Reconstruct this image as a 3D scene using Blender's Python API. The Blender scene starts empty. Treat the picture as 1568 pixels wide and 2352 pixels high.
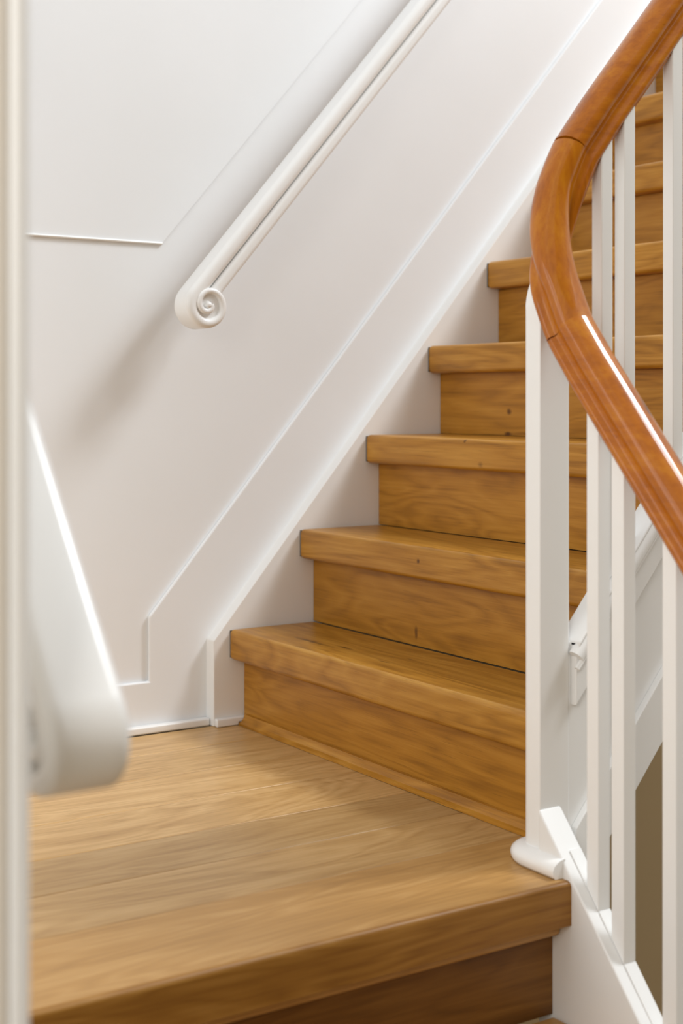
import bpy, bmesh, math, random
from mathutils import Vector, Matrix

# ------------------------------------------------------------------ camera, world, light, exposure
scene = bpy.context.scene
C = scene.collection
PI = math.pi
EYE = 0.6706
YAW = math.radians(56.92)
cam_data = bpy.data.cameras.new('camera')
cam = bpy.data.objects.new('camera', cam_data)
C.objects.link(cam)
cam.location = (0, 0, EYE)
cam.rotation_euler = (PI / 2, 0, YAW - PI / 2)
cam_data.sensor_fit = 'HORIZONTAL'
cam_data.sensor_width = 24.0
cam_data.lens = 3320 / 1568 * 24.0
cam_data.shift_y = -(1176 - 911) / 1568
cam_data.clip_start = 0.02
cam_data.dof.use_dof = True
cam_data.dof.focus_distance = 2.45
cam_data.dof.aperture_fstop = 3.6
scene.camera = cam

world = bpy.data.worlds.new('world')
scene.world = world
world.use_nodes = True
world.node_tree.nodes['Background'].inputs['Color'].default_value = (0.96, 0.98, 1.0, 1)
world.node_tree.nodes['Background'].inputs['Strength'].default_value = 0.8


def area_light(name, loc, target, sx, sy, power, col):
    d = bpy.data.lights.new(name, 'AREA')
    d.shape = 'RECTANGLE'
    d.size = sx
    d.size_y = sy
    d.energy = power
    d.color = col
    o = bpy.data.objects.new(name, d)
    C.objects.link(o)
    o.location = loc
    o.rotation_euler = (Vector(target) - Vector(loc)).to_track_quat('-Z', 'Y').to_euler()
    return o


area_light('stairwell_window_light', (4.35, 0.65, 4.6), (1.35, 2.1, 0.2), 1.15, 1.15, 180, (0.92, 0.965, 1.0))
area_light('skylight_light', (3.0, 0.2, 3.65), (1.35, 1.9, 0.3), 0.5, 0.5, 16, (0.92, 0.965, 1.0))
area_light('landing_fill_light', (-1.5, 1.95, 1.35), (1.4, 2.0, 0.6), 1.3, 1.6, 17, (0.97, 0.985, 1.0))  # unseen fill added at the left to brighten left-facing sides
area_light('hall_fill_light', (-1.0, -0.2, 1.5), (0.5, 1.2, 0.5), 0.9, 1.2, 27, (1.0, 0.97, 0.92))  # unseen fill added to brighten the jamb and near rail

scene.view_settings.view_transform = 'Standard'
scene.view_settings.look = 'None'
scene.view_settings.gamma = 1
scene.view_settings.use_curve_mapping = False
scene.view_settings.exposure = 0.0

# ------------------------------------------------------------------ dimensions of the stair (metres)
WALL = 2.6            # front face of the wall stringer
RISE = 0.196
GOING = 0.1678
NOSE1 = 1.4177        # x of the first nosing of the upper flight
OVER = 0.0367         # nosing overhang
SL = RISE / GOING
EDGE = 1.50           # y of the landing's nosing
LW = -1.55             # the landing runs on to the left behind the pier
SIDE = 1.356          # inner face of the lower outer stringer
LEFT = 0.355          # stair side of the left wall
JAMB = 0.9347         # y of that wall's end
NS = 11               # treads of the upper flight
random.seed(4)


# ------------------------------------------------------------------ materials
def new_mat(name):
    m = bpy.data.materials.new(name)
    m.use_nodes = True
    return m, m.node_tree.nodes, m.node_tree.links, m.node_tree.nodes['Principled BSDF']


def paint(name, col, rough=0.38, bump=0.04):
    m, N, L, b = new_mat(name)
    tc = N.new('ShaderNodeTexCoord')
    n1 = N.new('ShaderNodeTexNoise')
    n1.inputs['Scale'].default_value = 3.0
    n1.inputs['Detail'].default_value = 3
    L.new(tc.outputs['Object'], n1.inputs['Vector'])
    r = N.new('ShaderNodeValToRGB')
    r.color_ramp.elements[0].position = 0.3
    r.color_ramp.elements[1].position = 0.7
    r.color_ramp.elements[0].color = (col[0] * .97, col[1] * .97, col[2] * .965, 1)
    r.color_ramp.elements[1].color = (*col, 1)
    L.new(n1.outputs['Fac'], r.inputs['Fac'])
    L.new(r.outputs['Color'], b.inputs['Base Color'])
    b.inputs['Roughness'].default_value = rough
    n2 = N.new('ShaderNodeTexNoise')
    n2.inputs['Scale'].default_value = 25
    L.new(tc.outputs['Object'], n2.inputs['Vector'])
    bp = N.new('ShaderNodeBump')
    bp.inputs['Strength'].default_value = bump
    bp.inputs['Distance'].default_value = 0.002
    L.new(n2.outputs['Fac'], bp.inputs['Height'])
    L.new(bp.outputs['Normal'], b.inputs['Normal'])
    return m


def wood(name, axis, dark, mid, light, rough=0.42, knots=(), vary=0.12, fig=1.0, coat=0.0, long=1.0, contrast=1.0):
    """Grain runs along `axis`; every object gets its own offset; knots are (x, y, z, radius) in object space."""
    m, N, L, b = new_mat(name)
    tc = N.new('ShaderNodeTexCoord')
    oi = N.new('ShaderNodeObjectInfo')
    off = N.new('ShaderNodeVectorMath')
    off.operation = 'SCALE'
    off.inputs[0].default_value = (37.0, 53.0, 29.0)
    L.new(oi.outputs['Random'], off.inputs['Scale'])
    add = N.new('ShaderNodeVectorMath')
    add.operation = 'ADD'
    L.new(tc.outputs['Object'], add.inputs[0])
    L.new(off.outputs['Vector'], add.inputs[1])

    def scaled(along, across):
        mp = N.new('ShaderNodeMapping')
        s = [across] * 3
        s['XYZ'.index(axis)] = along
        mp.inputs['Scale'].default_value = s
        L.new(add.outputs['Vector'], mp.inputs['Vector'])
        return mp.outputs['Vector']

    def noise(vec, scale, detail, dist=0.0, rough_=0.55):
        n = N.new('ShaderNodeTexNoise')
        n.inputs['Scale'].default_value = scale
        n.inputs['Detail'].default_value = detail
        n.inputs['Roughness'].default_value = rough_
        n.inputs['Distortion'].default_value = dist
        L.new(vec, n.inputs['Vector'])
        return n.outputs['Fac']

    def math_(op, a, bb, clamp=False):
        n = N.new('ShaderNodeMath')
        n.operation = op
        n.use_clamp = clamp
        for k, v in enumerate((a, bb)):
            if isinstance(v, (int, float)):
                n.inputs[k].default_value = v
            else:
                L.new(v, n.inputs[k])
        return n.outputs[0]

    # growth figure: contour lines of a slow noise, stretched along the board
    slow = noise(scaled(1.1 * long, 7.5), 1.0, 3, 0.5)
    rings = math_('FRACT', math_('MULTIPLY', slow, 13.0 * fig), 0.0)
    tri = math_('ABSOLUTE', math_('SUBTRACT', rings, 0.5), 0.0)
    fine = noise(scaled(5.0 * long, 190), 1.0, 4, 0.1, 0.6)
    mid_n = noise(scaled(1.6 * long, 30), 1.0, 4, 0.3)
    pores = noise(scaled(16 * long, 620), 1.0, 2)
    g = math_('ADD', math_('MULTIPLY', tri, 0.34 * contrast), math_('MULTIPLY', fine, 0.42 * contrast))
    g = math_('ADD', g, math_('MULTIPLY', mid_n, 0.5 * contrast))
    g = math_('ADD', g, 0.5 - 0.54 * contrast)
    ramp = N.new('ShaderNodeValToRGB')
    e = ramp.color_ramp.elements
    e[0].position = 0.22
    e[0].color = (*dark, 1)
    e[1].position = 0.8
    e[1].color = (*light, 1)
    k = e.new(0.5)
    k.color = (*mid, 1)
    L.new(g, ramp.inputs['Fac'])
    col = ramp.outputs['Color']
    # pores
    pr = N.new('ShaderNodeMapRange')
    pr.inputs['From Min'].default_value = 0.62
    pr.inputs['From Max'].default_value = 0.75
    pr.inputs['To Min'].default_value = 0.0
    pr.inputs['To Max'].default_value = 0.35
    L.new(pores, pr.inputs['Value'])
    mx = N.new('ShaderNodeMix')
    mx.data_type = 'RGBA'
    L.new(pr.outputs['Result'], mx.inputs[0])
    L.new(col, mx.inputs[6])
    mx.inputs[7].default_value = (*[c * .45 for c in dark], 1)
    col = mx.outputs[2]
    # knots and small dark marks
    wob = N.new('ShaderNodeTexNoise')
    wob.inputs['Scale'].default_value = 60
    L.new(tc.outputs['Object'], wob.inputs['Vector'])
    for (kx, ky, kz, sx, sy, sz, amt) in knots:
        mp = N.new('ShaderNodeMapping')
        mp.vector_type = 'TEXTURE'
        mp.inputs['Location'].default_value = (kx, ky, kz)
        mp.inputs['Scale'].default_value = (sx, sy, sz)
        L.new(tc.outputs['Object'], mp.inputs['Vector'])
        ln = N.new('ShaderNodeVectorMath')
        ln.operation = 'LENGTH'
        L.new(mp.outputs['Vector'], ln.inputs[0])
        d = math_('ADD', ln.outputs['Value'], math_('MULTIPLY', wob.outputs['Fac'], 1.2))
        mr = N.new('ShaderNodeMapRange')
        mr.inputs['From Min'].default_value = 0.9
        mr.inputs['From Max'].default_value = 1.7
        mr.inputs['To Min'].default_value = amt
        mr.inputs['To Max'].default_value = 0.0
        L.new(d, mr.inputs['Value'])
        mk = N.new('ShaderNodeMix')
        mk.data_type = 'RGBA'
        L.new(mr.outputs['Result'], mk.inputs[0])
        L.new(col, mk.inputs[6])
        mk.inputs[7].default_value = (dark[0] * .3, dark[1] * .22, dark[2] * .3, 1)
        col = mk.outputs[2]
    # board to board variation
    hs = N.new('ShaderNodeHueSaturation')
    L.new(col, hs.inputs['Color'])
    vr = N.new('ShaderNodeMapRange')
    vr.inputs['To Min'].default_value = 1 - vary
    vr.inputs['To Max'].default_value = 1 + vary
    L.new(oi.outputs['Random'], vr.inputs['Value'])
    L.new(vr.outputs['Result'], hs.inputs['Value'])
    L.new(hs.outputs['Color'], b.inputs['Base Color'])
    b.inputs['Roughness'].default_value = rough
    b.inputs['Specular IOR Level'].default_value = 0.3 if coat == 0 else 0.06
    b.inputs['Coat Weight'].default_value = coat or 0.1
    b.inputs['Coat Roughness'].default_value = 0.06 if coat else 0.28
    bp = N.new('ShaderNodeBump')
    bp.inputs['Strength'].default_value = 0.12 if coat == 0 else 0.03
    bp.inputs['Distance'].default_value = 0.001
    L.new(fine, bp.inputs['Height'])
    L.new(bp.outputs['Normal'], b.inputs['Normal'])
    return m


OAK_D, OAK_M, OAK_L = (0.24, 0.094, 0.006), (0.44, 0.195, 0.020), (0.60, 0.305, 0.050)
FL_D, FL_M, FL_L = (0.35, 0.185, 0.058), (0.53, 0.32, 0.125), (0.68, 0.45, 0.21)
M_WALL = paint('wall_paint', (0.865, 0.88, 0.895), 0.5)
M_TRIM = paint('satin_white_paint', (0.89, 0.885, 0.87), 0.3, 0.03)
M_GLOSS = paint('gloss_white_paint', (0.90, 0.895, 0.88), 0.22, 0.03)
M_JAMB = paint('cream_paint', (0.88, 0.83, 0.755), 0.45)
M_SHADE = paint('brown_for_shade', (0.36, 0.26, 0.135), 0.7)  # brown stands in for deep shade under the stairs
M_DARK = paint('dark_gap', (0.05, 0.03, 0.015), 0.8)
M_TREAD = wood('oak_tread', 'Y', OAK_D, OAK_M, OAK_L, 0.36, contrast=1.2, knots=(
    (1.481, 2.382, .196, .008, .075, .02, .8), (1.497, 2.284, .196, .006, .030, .02, .95),
    (1.476, 2.127, .196, .004, .022, .02, .7), (1.530, 2.119, .196, .004, .02, .02, .6), (1.430, 2.33, .196, .006, .05, .02, .45),
    (1.586, 2.173, .364, .008, .005, .005, .85), (1.753, 2.249, .584, .008, .005, .005, .85),
    (1.753, 2.199, .538, .008, .009, .007, .5), (1.72, 2.43, .392, .004, .006, .01, .7)))
M_RISER = wood('oak_riser', 'Y', OAK_D, (0.42, 0.182, 0.016), (0.54, 0.26, 0.036), 0.42, contrast=1.1, knots=(
    (1.622, 2.230, .220, .012, .0055, .016, .7), (1.957, 2.359, .640, .012, .009, .008, .8), (1.957, 2.362, .5925, .02, .014, .005, .95)))
M_FLOOR = wood('oak_plank', 'X', FL_D, FL_M, FL_L, 0.36, vary=0.16, long=1.2)
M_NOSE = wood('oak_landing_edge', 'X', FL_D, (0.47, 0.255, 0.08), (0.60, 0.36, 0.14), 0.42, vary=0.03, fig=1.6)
M_EDGE = wood('oak_shaded_edge', 'X', (0.20, 0.078, 0.010), (0.33, 0.150, 0.024), (0.45, 0.23, 0.05), 0.42, vary=0.03, fig=1.4, contrast=1.2)  # oak darkened to put the front face's shade into the colour
M_LRISER = wood('oak_shaded_riser', 'X', (0.11, 0.044, 0.007), (0.19, 0.080, 0.013), (0.26, 0.12, 0.024), 0.5, contrast=1.2)  # darker copy of the oak, shade of the lower risers in the colour
RAIL_C = dict(dark=(0.20, 0.040, 0.002), mid=(0.43, 0.125, 0.002), light=(0.60, 0.235, 0.006), rough=0.38, vary=0.04, coat=0.6, long=.8, contrast=.7, fig=.5)
M_RAILY = wood('varnished_mahogany_along_y', 'Y', knots=((1.390, 1.385, .66, .012, .016, .02, .95),), **RAIL_C)
M_RAILX = wood('varnished_mahogany_along_x', 'X', knots=((1.56, 1.57, 1.20, .004, .004, .004, .8),), **RAIL_C)
M_RAILZ = wood('varnished_mahogany_along_z', 'Z', **RAIL_C)


# ------------------------------------------------------------------ mesh helpers
def link_mesh(name, bm, mat, parent=None, bevel=0.0, seg=2, smooth=True, angle=30):
    bmesh.ops.recalc_face_normals(bm, faces=bm.faces)
    me = bpy.data.meshes.new(name)
    bm.to_mesh(me)
    bm.free()
    me.materials.append(mat)
    o = bpy.data.objects.new(name, me)
    C.objects.link(o)
    if parent:
        o.parent = parent
    if bevel:
        md = o.modifiers.new('bevel', 'BEVEL')
        md.width = bevel
        md.segments = seg
        md.limit_method = 'ANGLE'
        md.angle_limit = math.radians(35)
        md.harden_normals = False
    if smooth:
        me.shade_smooth()
        ng = o.modifiers.new('weighted', 'WEIGHTED_NORMAL') if bevel else None
        if ng:
            ng.keep_sharp = True
        me.set_sharp_from_angle(angle=math.radians(angle)) if not bevel else None
    return o


def box_bm(x0, x1, y0, y1, z0, z1, bm=None):
    bm = bm or bmesh.new()
    v = [bm.verts.new(p) for p in ((x0, y0, z0), (x1, y0, z0), (x1, y1, z0), (x0, y1, z0),
                                   (x0, y0, z1), (x1, y0, z1), (x1, y1, z1), (x0, y1, z1))]
    for f in ((0, 1, 2, 3), (4, 5, 6, 7), (0, 1, 5, 4), (1, 2, 6, 5), (2, 3, 7, 6), (3, 0, 4, 7)):
        bm.faces.new([v[i] for i in f])
    return bm


def box(name, x0, x1, y0, y1, z0, z1, mat, parent=None, bevel=0.0, seg=2):
    return link_mesh(name, box_bm(x0, x1, y0, y1, z0, z1), mat, parent, bevel, seg, smooth=bool(bevel))


def prism_bm(poly, axis, a, b, bm=None):
    """poly: 2-D outline; axis 'Y' takes (x, z), 'X' takes (y, z), 'Z' takes (x, y)."""
    bm = bm or bmesh.new()

    def P(p, t):
        return {'Y': (p[0], t, p[1]), 'X': (t, p[0], p[1]), 'Z': (p[0], p[1], t)}[axis]
    lo = [bm.verts.new(P(p, a)) for p in poly]
    hi = [bm.verts.new(P(p, b)) for p in poly]
    bm.faces.new(lo)
    bm.faces.new(hi[::-1])
    n = len(poly)
    for i in range(n):
        bm.faces.new((lo[i], lo[(i + 1) % n], hi[(i + 1) % n], hi[i]))
    return bm


def prism(name, poly, axis, a, b, mat, parent=None, bevel=0.0, seg=2):
    return link_mesh(name, prism_bm(poly, axis, a, b), mat, parent, bevel, seg, smooth=bool(bevel))


def sweep_bm(path, profile, sides=None, bm=None):
    """Sweep a closed (side, up) profile along a path; up stays in the vertical plane of the path."""
    bm = bm or bmesh.new()
    rings = []
    n = len(path)
    for i, p in enumerate(path):
        a = path[max(i - 1, 0)]
        c = path[min(i + 1, n - 1)]
        t = (Vector(c) - Vector(a)).normalized()
        s = sides[i] if sides else t.cross(Vector((0, 0, 1))).normalized()
        u = s.cross(t).normalized()
        prof = profile(i / (n - 1)) if callable(profile) else profile
        rings.append([bm.verts.new(Vector(p) + s * q[0] + u * q[1]) for q in prof])
    m = len(rings[0])
    for i in range(n - 1):
        for j in range(m):
            bm.faces.new((rings[i][j], rings[i][(j + 1) % m], rings[i + 1][(j + 1) % m], rings[i + 1][j]))
    bm.faces.new(rings[0][::-1])
    bm.faces.new(rings[-1])
    return bm


def empty(name, loc, label=None, cat=None, group=None, kind=None):
    o = bpy.data.objects.new(name, None)
    o.empty_display_size = 0.1
    C.objects.link(o)
    o.location = loc
    tag(o, label, cat, group, kind)
    return o


def tag(o, label=None, cat=None, group=None, kind=None):
    if label:
        o['label'] = label
    if cat:
        o['category'] = cat
    if group:
        o['group'] = group
    if kind:
        o['kind'] = kind
    return o


def nose(x):          # height of the line through the upper flight's nosings
    return RISE + (x - NOSE1) * SL


# ------------------------------------------------------------------ the setting
XR = 5.4
wall_back = box('wall_back', -1.6, XR, 2.641, 2.76, -1.9, 2.9, M_WALL)
tag(wall_back, 'white painted panelled wall behind the oak stairs', 'wall', kind='structure')
# dado: frame boards standing proud around the long sloping panel
xa, xb, za = 1.256, 3.9, 0.101


def panel_z(x):
    return 0.231 + (x - 1.256) * 1.160


fr = prism('panel_frame', [(LW, 0.0), (LW, za), (xa, za), (xa, panel_z(xa)), (xb, panel_z(xb)), (xb, nose(xb) - .1),
                           (1.60, nose(1.60) - .1), (1.45, 0.0)], 'Y', 2.631, 2.6415, M_WALL, wall_back, 0.004, 2)
up = prism('upper_wall_board', [(LW, 0.981), (1.287, 0.979), (2.6, 0.979 + (2.6 - 1.287) * 1.168), (2.6, 2.9), (LW, 2.9)],
           'Y', 2.6385, 2.6415, M_WALL, wall_back, 0.0)
bead = sweep_bm([Vector((LW, 2.638, 0.980)), Vector((1.0, 2.638, 0.980)), Vector((1.287, 2.638, 0.979))],
                [(.0030 * math.cos(a), .0028 * math.sin(a)) for a in [i * PI / 4 for i in range(8)]])
link_mesh('dado_bead', bead, M_TRIM, wall_back)

# wall stringer of the upper flight
sk_off = 0.018
x0 = 1.384
stringer_poly = [(x0, 0.0), (x0, nose(x0) + sk_off), (3.9, nose(3.9) + sk_off), (3.9, nose(3.9) - .55), (1.75, nose(1.75) - .55), (1.6, 0.0)]

# baseboard
bb = [(LW + .005, 0.0), (1.383, 0.0), (1.383, 0.016), (LW + .005, 0.016)]
base = prism('baseboard_back', bb, 'Y', 2.612, 2.6305, M_TRIM, None, 0.004, 3)
tag(base, 'thin white quarter-round strip along the foot of the panelled wall', 'baseboard', kind='structure')

wall_left = box('wall_left', LEFT - .11, LEFT, JAMB + .0005, 1.30, -1.9, 2.9, M_JAMB, None, 0.0)
tag(wall_left, 'cream painted wall end at the left edge of the view', 'wall', kind='structure')
# rounded corner bead of the opening, and the flat casing beside it
cb = [(LEFT + .001, JAMB + .010)] + [(LEFT - .007 + .008 * math.cos(a), JAMB - .001 + .008 * math.sin(a)) for a in [-i * PI / 10 for i in range(11)]] + [(LEFT - .015, JAMB + .010)]
link_mesh('corner_bead', prism_bm(cb, 'Z', -1.9, 2.9), M_TRIM, wall_left)
box('door_casing', LEFT - .11, LEFT - .0155, JAMB - .006, JAMB, -1.9, 2.9, M_JAMB, wall_left, 0.001)

wall_right = box('wall_right', XR, XR + .1, -1.3, 2.76, -1.9, 2.3, M_WALL)
tag(wall_right, 'white wall closing the stairwell on the right', 'wall', kind='structure')
wall_front = box('wall_front', -1.6, XR + .1, -1.4, -1.3, -1.9, 2.9, M_SHADE)  # brown instead of white so less light bounces off it
tag(wall_front, 'unseen wall behind the camera, browned to cut bounce light', 'wall', kind='structure')
wall_hall = box('wall_hall', -1.7, -1.6, -1.4, 2.76, -1.9, 2.9, M_WALL)
tag(wall_hall, 'white hall wall left of the camera', 'wall', kind='structure')
fl0 = box('floor_lower', -1.7, XR + .1, -1.4, 2.76, -2.0, -1.9, M_SHADE)
tag(fl0, 'brown floor of the storey below', 'floor', kind='structure')

ceiling = box('ceiling', -1.7, XR + .1, -1.4, -0.1, 2.9, 3.0, M_WALL)  # partial ceiling added to hold back bounce from the hall side
tag(ceiling, 'unseen white ceiling over the hall behind the camera, added to cut bounce light', 'ceiling', kind='structure')
box('shade_panel', 1.47, XR, 2.60, 2.6405, -1.9, -0.001, M_SHADE, wall_back)  # brown sheet added so the wall under the stairs looks shaded

# landing: planks side by side, the last one carries the nosing
floor = box('floor', LW, SIDE - .001, 1.56, 2.63, -0.045, -0.020, M_DARK)
tag(floor, 'oak plank floor of the quarter landing', 'floor', kind='structure')
rx = NOSE1 + OVER      # first riser
cuts = [2.612, 2.47, 2.313, 2.153, 1.992, 1.847, 1.70]
for i in range(len(cuts) - 1):
    a, b_ = cuts[i + 1], cuts[i]
    dz = random.uniform(-.0003, .0003)
    box('plank', LW + .001, rx - .001 if a > 1.66 else SIDE, a + .0004, b_ - .0004, -0.020, dz, M_FLOOR, floor, 0.0028, 3)
poly = [(LW + .001, 1.6996), (rx - .001, 1.6996), (rx - .001, 1.632), (SIDE, 1.632), (SIDE, EDGE + .0092), (LW + .001, EDGE + .0092)]
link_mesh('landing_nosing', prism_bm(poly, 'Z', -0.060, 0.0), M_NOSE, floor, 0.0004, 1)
fs = [(EDGE, -.060), (EDGE + .009, -.060), (EDGE + .009, 0.0)] + [(EDGE + .008 - .008 * math.sin(a), -.008 + .008 * math.cos(a)) for a in [i * PI / 12 for i in range(7)]]
prism('nosing_shade_strip', fs, 'X', LW + .001, SIDE, M_EDGE, floor)  # added strip whose dark wood carries the shade of the landing front
M_NOSE2 = M_FLOOR
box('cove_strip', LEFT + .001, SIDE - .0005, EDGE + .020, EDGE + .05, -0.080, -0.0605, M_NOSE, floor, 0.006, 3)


# ------------------------------------------------------------------ upper flight
stair = empty('staircase', (2.4, 2.1, 0), 'oak flight of steps climbing right along the white panelled wall', 'staircase')


def keep(o, root):     # parent without moving
    o.parent = root
    o.matrix_parent_inverse = Matrix.Translation(-Vector(root.location))
    return o


YO = 1.598             # inner face of the outer stringer
for n in range(1, NS + 1):
    xn = NOSE1 + (n - 1) * GOING
    ys = YO + .0005
    y1 = WALL - .0025
    r = keep(box('riser', xn + OVER, xn + OVER + .018, ys, WALL - .001, (n - 1) * RISE + .0005, n * RISE - .062, M_RISER), stair)
    # tread with a round-edged nosing
    t = keep(box('tread', xn, xn + GOING + OVER - .0005, ys, y1, n * RISE - .0615, n * RISE, M_TREAD, None, 0.0095, 5), stair)
    # dark joint at the wall end
    keep(box('joint', xn + .004, xn + GOING + OVER - .001, y1 + .0002, WALL - .0002, n * RISE - .058, n * RISE - .003, M_DARK), stair)
ws = keep(prism('wall_stringer', stringer_poly, 'Y', WALL, 2.6415, M_TRIM, None, 0.0025, 2), stair)
# shoe moulding of the stringer, notched around the cove
keep(prism('shoe_moulding', [(x0 + .001, 0.0005), (1.436, 0.0005), (1.436, .006), (rx - .0005, .006), (rx - .0005, .017), (x0 + .001, .017)], 'Y', WALL - .014, WALL - .0005, M_TRIM, None, .004, 2), stair)
cv = [(rx - .021, 0.0005), (rx - .021, .005), (rx - .015, .008), (rx - .010, .014), (rx - .008, .021), (rx - .0006, .021), (rx - .0006, 0.0005)]
keep(prism('cove_strip', cv, 'Y', 1.64, WALL - .016, M_TREAD), stair)

# outer stringer with mouldings, seen through the balusters
XE = 3.3


def band(name, o0, o1, ya, yb, mat, xs=1.4195, bev=0.002):
    return keep(prism(name, [(xs, nose(xs) + o0), (XE, nose(XE) + o0), (XE, nose(XE) + o1), (xs, nose(xs) + o1)], 'Y', ya, yb, mat, None, bev, 2), stair)


band('outer_stringer', .119, -.25, 1.5722, YO, M_TRIM, xs=1.410)
band('stringer_top_rail', .119, .026, 1.560, 1.5724, M_TRIM)
band('stringer_bottom_rail', -.150, -.251, 1.560, 1.5724, M_TRIM)


def sloped_bead(name, off, r, y):
    pr = [(r * math.cos(a), r * math.sin(a)) for a in [i * PI / 6 for i in range(12)]]
    return keep(link_mesh(name, sweep_bm([Vector((1.4195, y, nose(1.4195) + off)), Vector((2.2, y, nose(2.2) + off)), Vector((XE, y, nose(XE) + off))], pr), M_TRIM), stair)


sloped_bead('stringer_bead', .098, .012, 1.560)
sloped_bead('stringer_bead', .080, .0045, 1.558)
band('stringer_cap', .1195, .112, 1.552, YO, M_TRIM, xs=1.4195, bev=.002)
# plastered underside, in the brown that stands in for shade
keep(prism('soffit', [(1.45, nose(1.45) - .27), (XE, nose(XE) - .27), (XE, nose(XE) - .29), (1.45, nose(1.45) - .29)], 'Y', YO - .001, 2.64, M_SHADE), stair)

# ------------------------------------------------------------------ lower flight
low = empty('staircase', (0.86, 1.0, -0.7), 'oak steps below the landing edge, risers darkened as shade, descending towards the viewer', 'staircase')
for n in range(0, 7):
    yn = EDGE - n * GOING
    zt = -n * RISE
    if n:
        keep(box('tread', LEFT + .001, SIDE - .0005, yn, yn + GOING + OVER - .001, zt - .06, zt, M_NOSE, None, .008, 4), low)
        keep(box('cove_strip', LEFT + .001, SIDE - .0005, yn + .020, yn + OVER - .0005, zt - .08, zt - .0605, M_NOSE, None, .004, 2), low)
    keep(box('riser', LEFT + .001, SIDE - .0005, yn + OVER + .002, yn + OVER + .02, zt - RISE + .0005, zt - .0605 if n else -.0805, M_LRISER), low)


def ltop(y):
    return 0.006 + 1.155 * (y - 1.502)


YE = 0.35
keep(prism('outer_stringer', [(1.5695, ltop(1.5695)), (YE, ltop(YE)), (YE, ltop(YE) - .42), (1.5695, ltop(1.5695) - .42)], 'X', SIDE, 1.398, M_TRIM, None, .003, 2), low)

# ------------------------------------------------------------------ balustrade
bal = empty('balustrade', (1.39, 1.59, 0), 'white painted square balusters and corner post below the varnished handrail', 'balustrade')
R0, XC, YC = 0.042, 1.372, 1.588        # handrail plan: corner and radius


def low_z(y):
    return 0.714 + 1.15 * (y - 1.479)


def up_z(x):
    return 1.081 + 1.172 * (x - 1.483)


# post: square on the well side, rounded towards the landing
pp = [(1.360, 1.570), (1.414, 1.570), (1.419, 1.575), (1.419, 1.618)]
for i in range(9):
    a = PI / 2 + i * PI / 16
    pp.append((1.386 + .026 * math.cos(a), 1.592 + .026 * math.sin(a)))
post = prism_bm(pp, 'Z', 0.0005, 0.90)
for v in post.verts:
    if v.co.z > .5:       # head cut to the climb of the rail's bend
        v.co.z = .790 + (v.co.x - 1.360) * 2.2
keep(link_mesh('newel_post', post, M_TRIM, None, 0.0025, 2), bal)
# half-round moulding around its foot
path = [Vector((1.360, 1.517, .0005)), Vector((1.360, 1.55, .0005)), Vector((1.360, 1.578, .0005))]
for i in range(1, 9):
    a = PI - i * PI / 16
    path.append(Vector((1.386 + .026 * math.cos(a), 1.580 + .042 * math.sin(a), .0005)))
path.append(Vector((1.42, 1.623, .0005)))
fp = [(-.0, .0), (-.0, .026), (-.003, .0262), (-.009, .0245), (-.015, .0215), (-.0205, .0165), (-.0225, .0105), (-.021, .004), (-.0185, 0)]
fp = [(x, z) for x, z in fp]
keep(link_mesh('foot_moulding', sweep_bm(path, fp), M_GLOSS, angle=60), bal)


def baluster(x0, x1, y0, y1, zb, zt, slope_axis, slope):
    """Foot cut to the slope of the stringer, head cut to the slope of the handrail."""
    bm = bmesh.new()
    c = [(x0, y0), (x1, y0), (x1, y1), (x0, y1)]
    cx, cy = (x0 + x1) / 2, (y0 + y1) / 2
    lo, hi = [], []
    for (x, y) in c:
        d = (x - cx) if slope_axis == 'X' else (y - cy)
        lo.append(bm.verts.new((x, y, zb + d * slope)))
        hi.append(bm.verts.new((x, y, zt + d * slope)))
    bm.faces.new(lo)
    bm.faces.new(hi[::-1])
    for i in range(4):
        bm.faces.new((lo[i], lo[(i + 1) % 4], hi[(i + 1) % 4], hi[i]))
    return keep(link_mesh('baluster', bm, M_TRIM, None, 0.0018, 2), bal)


UND = .044             # handrail underside below its centre line, measured vertically
lows = [(1.4655, 1.4895), (1.4165, 1.4405), (1.3215, 1.3465), (1.272, 1.2965), (1.176, 1.2005), (1.127, 1.1515), (1.031, 1.0555)]
for (y0, y1) in lows:
    yc = (y0 + y1) / 2
    baluster(1.374, 1.396, y0, y1, ltop(yc) + .0005, low_z(yc) - UND, 'Y', 1.155)
ys_ = [1.525] + [v for p in lows for v in p[::-1]] + [0.95]
for i in range(0, len(ys_) - 1, 2):
    ya, yb = ys_[i], ys_[i + 1]
    keep(prism('infill_strip', [(ya - .0005, ltop(ya) + .0003), (yb + .0005, ltop(yb) + .0003), (yb + .0005, ltop(yb) + .0028), (ya - .0005, ltop(ya) + .0028)], 'X', 1.3745, 1.3955, M_TRIM, None, .001), bal)
ups = [(1.4745, 1.497), (1.520, 1.5425), (1.6205, 1.643), (1.6665, 1.689), (1.767, 1.7895), (1.813, 1.8355), (1.913, 1.9355), (1.959, 1.9815)]
for (xa_, xb_) in ups:
    xc = (xa_ + xb_) / 2
    baluster(xa_, xb_, 1.566, 1.587, nose(xc) + .120, up_z(xc) - UND, 'X', 1.172)

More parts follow.
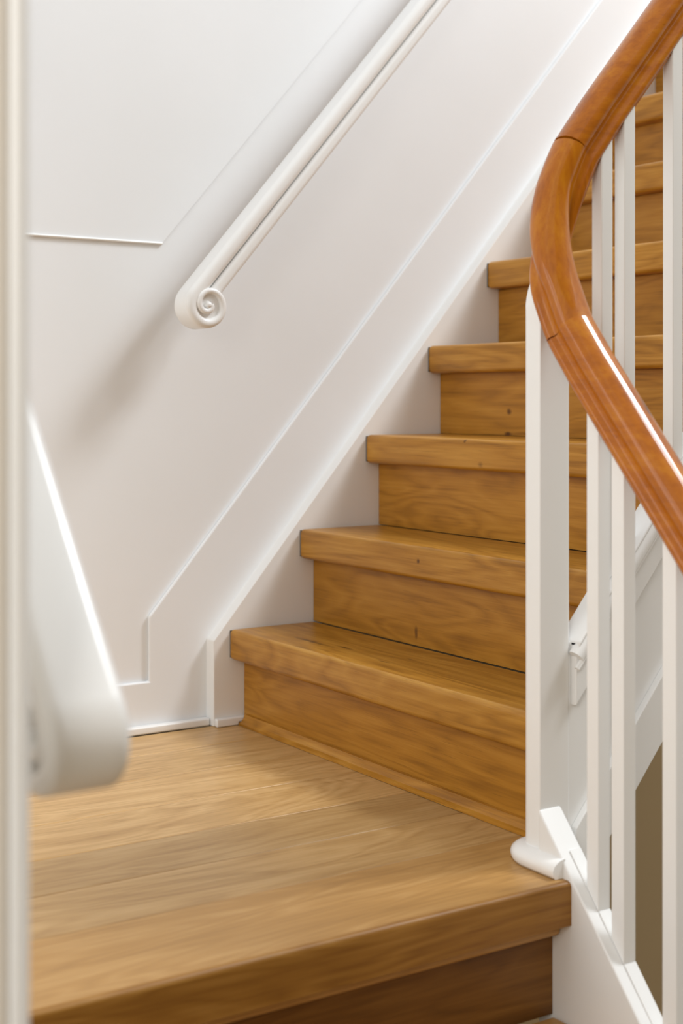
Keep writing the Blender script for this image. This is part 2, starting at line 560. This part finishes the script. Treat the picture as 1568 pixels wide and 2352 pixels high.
# ------------------------------------------------------------------ varnished handrail
hand = empty('handrail', (1.39, 1.59, 0.85), 'glossy varnished reddish-brown wooden handrail bending down over the corner post', 'handrail')
half = [(0, .034), (.010, .033), (.019, .029), (.0255, .0215), (.0285, .0135), (.0278, .0065), (.0240, .0015), (.0205, -.0035), (.0192, -.0095),
        (.0203, -.0142), (.0238, -.0166), (.0262, -.0208), (.0256, -.0258), (.0225, -.0292), (.0188, -.0304), (.0178, -.034)]
prof = half + [(-x, z) for x, z in half[::-1] if x > 0]
AL = R0 * PI / 2
S0, S1 = -0.045, AL + 0.045
zL, zU = low_z(YC - R0), up_z(XC + R0)


def rail_point(s):
    if s < 0:
        p = (XC, YC - R0 + s)
    elif s < AL:
        a = PI - s / R0
        p = (XC + R0 + R0 * math.cos(a), YC - R0 + R0 * math.sin(a))
    else:
        p = (XC + R0 + (s - AL), YC)
    za_, zb_ = zL + 1.15 * S0, zU + 1.172 * (S1 - AL)
    if s <= S0:
        z = zL + 1.15 * s
    elif s >= S1:
        z = zU + 1.172 * (s - AL)
    else:
        h = S1 - S0
        t = (s - S0) / h
        z = (2 * t**3 - 3 * t**2 + 1) * za_ + (t**3 - 2 * t**2 + t) * h * 1.15 + (-2 * t**3 + 3 * t**2) * zb_ + (t**3 - t**2) * h * 1.172
    return Vector((p[0], p[1], z))


def rail_piece(name, sa, sb, n, mat):
    pts = [rail_point(sa + (sb - sa) * i / n) for i in range(n + 1)]
    sides = []
    for i in range(n + 1):
        s = sa + (sb - sa) * i / n
        t = rail_point(s + .002) - rail_point(s - .002)
        sides.append(t.cross(Vector((0, 0, 1))).normalized())
    return keep(link_mesh(name, sweep_bm(pts, prof, sides), mat, angle=50), hand)


SJ0, SJ1 = -0.028, AL + 0.028
rail_piece('lower_rail', -0.85, SJ0, 20, M_RAILY)
rail_piece('rail_bend', SJ0, SJ1, 36, M_RAILZ)
rail_piece('upper_rail', SJ1, 1.3, 24, M_RAILX)

# ------------------------------------------------------------------ painted wall handrails with scroll ends
DEPTH = 0.033


def rounded(w, t, r, k=4):
    """closed outline, half-depth w (side), half-thickness t (up)"""
    out = []
    for cx, cy, a0 in ((w - r, t - r, 0), (-(w - r), t - r, PI / 2), (-(w - r), -(t - r), PI), (w - r, -(t - r), 1.5 * PI)):
        for i in range(k + 1):
            a = a0 + i * PI / 2 / k
            out.append((cx + r * math.cos(a), cy + r * math.sin(a)))
    return out


def make_wall_rail(loc, rotz, label, group, length):
    root = empty('wall_handrail', (0, 0, 0), label, 'handrail', group)
    th = math.atan(SL)
    d = Vector((math.cos(th), 0, math.sin(th)))
    nrm = Vector((-math.sin(th), 0, math.cos(th)))
    # scroll: outer radius shrinks while the strip winds inwards, starting tangent to the rail
    a0 = th + PI / 2
    turns = 2 * PI * 1.62
    N = 90

    def R(u):
        a = u * turns
        pts = [(0, .0480), (2.2, .0455), (3.85, .0390), (5.4, .0335), (7.0, .0255), (8.6, .0170), (10.3, .0105)]
        for (p, q), (p2, q2) in zip(pts, pts[1:]):
            if a <= p2:
                return q + (q2 - q) * (a - p) / (p2 - p)
        return pts[-1][1]

    def T(u):
        a = u * turns
        return .030 if a < .01 else max(.0115, .030 - .0125 * min(a / 2.6, 1.0) - .0065 * min(max(a - 2.6, 0) / 2.5, 1))
    path, rad = [], []
    for i in range(N + 1):
        u = i / N
        a = a0 + u * turns
        rc = R(u) - T(u) / 2
        # inner turns stand a little forward
        path.append(Vector((rc * math.cos(a), 0, rc * math.sin(a))))
    start = nrm * (.048 - .015)
    straight = [start + d * (length * (1 - k / 6)) for k in range(6)]
    full = straight + path
    nf = len(full)
    bm = bmesh.new()
    rings = []
    for i, p in enumerate(full):
        a = full[max(i - 1, 0)]
        c = full[min(i + 1, nf - 1)]
        t = (c - a).normalized()
        if i <= 6:
            t = -d
        uu = t.cross(Vector((0, 1, 0))).normalized()      # across the strip
        u = max(0, (i - 6)) / N
        tt = T(u) / 2
        fwd = .0 if i < 6 else -.0035 * min(1, u * 2.2)
        rings.append([bm.verts.new(p + Vector((0, q[0] + (fwd if q[0] < 0 else 0), 0)) + uu * q[1]) for q in rounded(DEPTH, tt, min(tt * .92, .0125), 5)])
    m = len(rings[0])
    for i in range(nf - 1):
        for j in range(m):
            bm.faces.new((rings[i][j], rings[i][(j + 1) % m], rings[i + 1][(j + 1) % m], rings[i + 1][j]))
    bm.faces.new(rings[0][::-1])
    bm.faces.new(rings[-1])
    link_mesh('rail', bm, M_GLOSS, root, angle=70)
    # lower bead of the rail, ending on the scroll
    bm = bmesh.new()
    c0 = nrm * (-.0015 - .001)
    ring2 = []
    for k in range(7):
        p = c0 + d * (.026 + (length - .026) * k / 6)
        ring2.append([bm.verts.new(p + Vector((0, q[0], 0)) + nrm * (q[1] + .0065)) for q in rounded(DEPTH - .0025, .0125, .009, 5)])
    m = len(ring2[0])
    for i in range(6):
        for j in range(m):
            bm.faces.new((ring2[i][j], ring2[i][(j + 1) % m], ring2[i + 1][(j + 1) % m], ring2[i + 1][j]))
    bm.faces.new(ring2[0][::-1])
    bm.faces.new(ring2[-1])
    link_mesh('rail_bead', bm, M_GLOSS, root, angle=70)
    # core disc and round button of the scroll
    bm = bmesh.new()
    bmesh.ops.create_cone(bm, cap_ends=True, segments=40, radius1=.030, radius2=.030, depth=.05, matrix=Matrix.Translation((0, -.0025, 0)) @ Matrix.Rotation(PI / 2, 4, 'X'))
    link_mesh('scroll_core', bm, M_GLOSS, root)
    bm = bmesh.new()
    bmesh.ops.create_uvsphere(bm, u_segments=20, v_segments=12, radius=1, matrix=Matrix.Translation((0, -.026, 0)) @ Matrix.Diagonal((.0085, .0115, .0085, 1)))
    link_mesh('scroll_button', bm, M_GLOSS, root)
    # a bracket to the wall far up the rail
    bm = bmesh.new()
    p = d * (length * .86) + nrm * .01
    box_bm(p.x - .012, p.x + .012, DEPTH - .004, DEPTH + .072, p.z - .012, p.z + .012, bm)
    link_mesh('bracket', bm, M_GLOSS, root, .003)
    root.location = loc
    root.rotation_euler = (0, 0, rotz)
    return root


make_wall_rail((1.321, 2.533, 0.849), 0, 'white painted wall handrail with a spiral scroll end beside the oak steps', 'painted wall handrails', 2.3)
near = make_wall_rail((0.428, 1.038, 0.415), PI / 2, 'white painted handrail in the left foreground, its rounded scroll end hanging before the landing', 'painted wall handrails', 1.5)

# labels for the parts that look unlike the rest of their thing
for o in list(C.objects):
    n = o.name.split('.')[0]
    if o.parent in (stair, low) and 'stringer' in n:
        tag(o, 'white painted stringer woodwork')
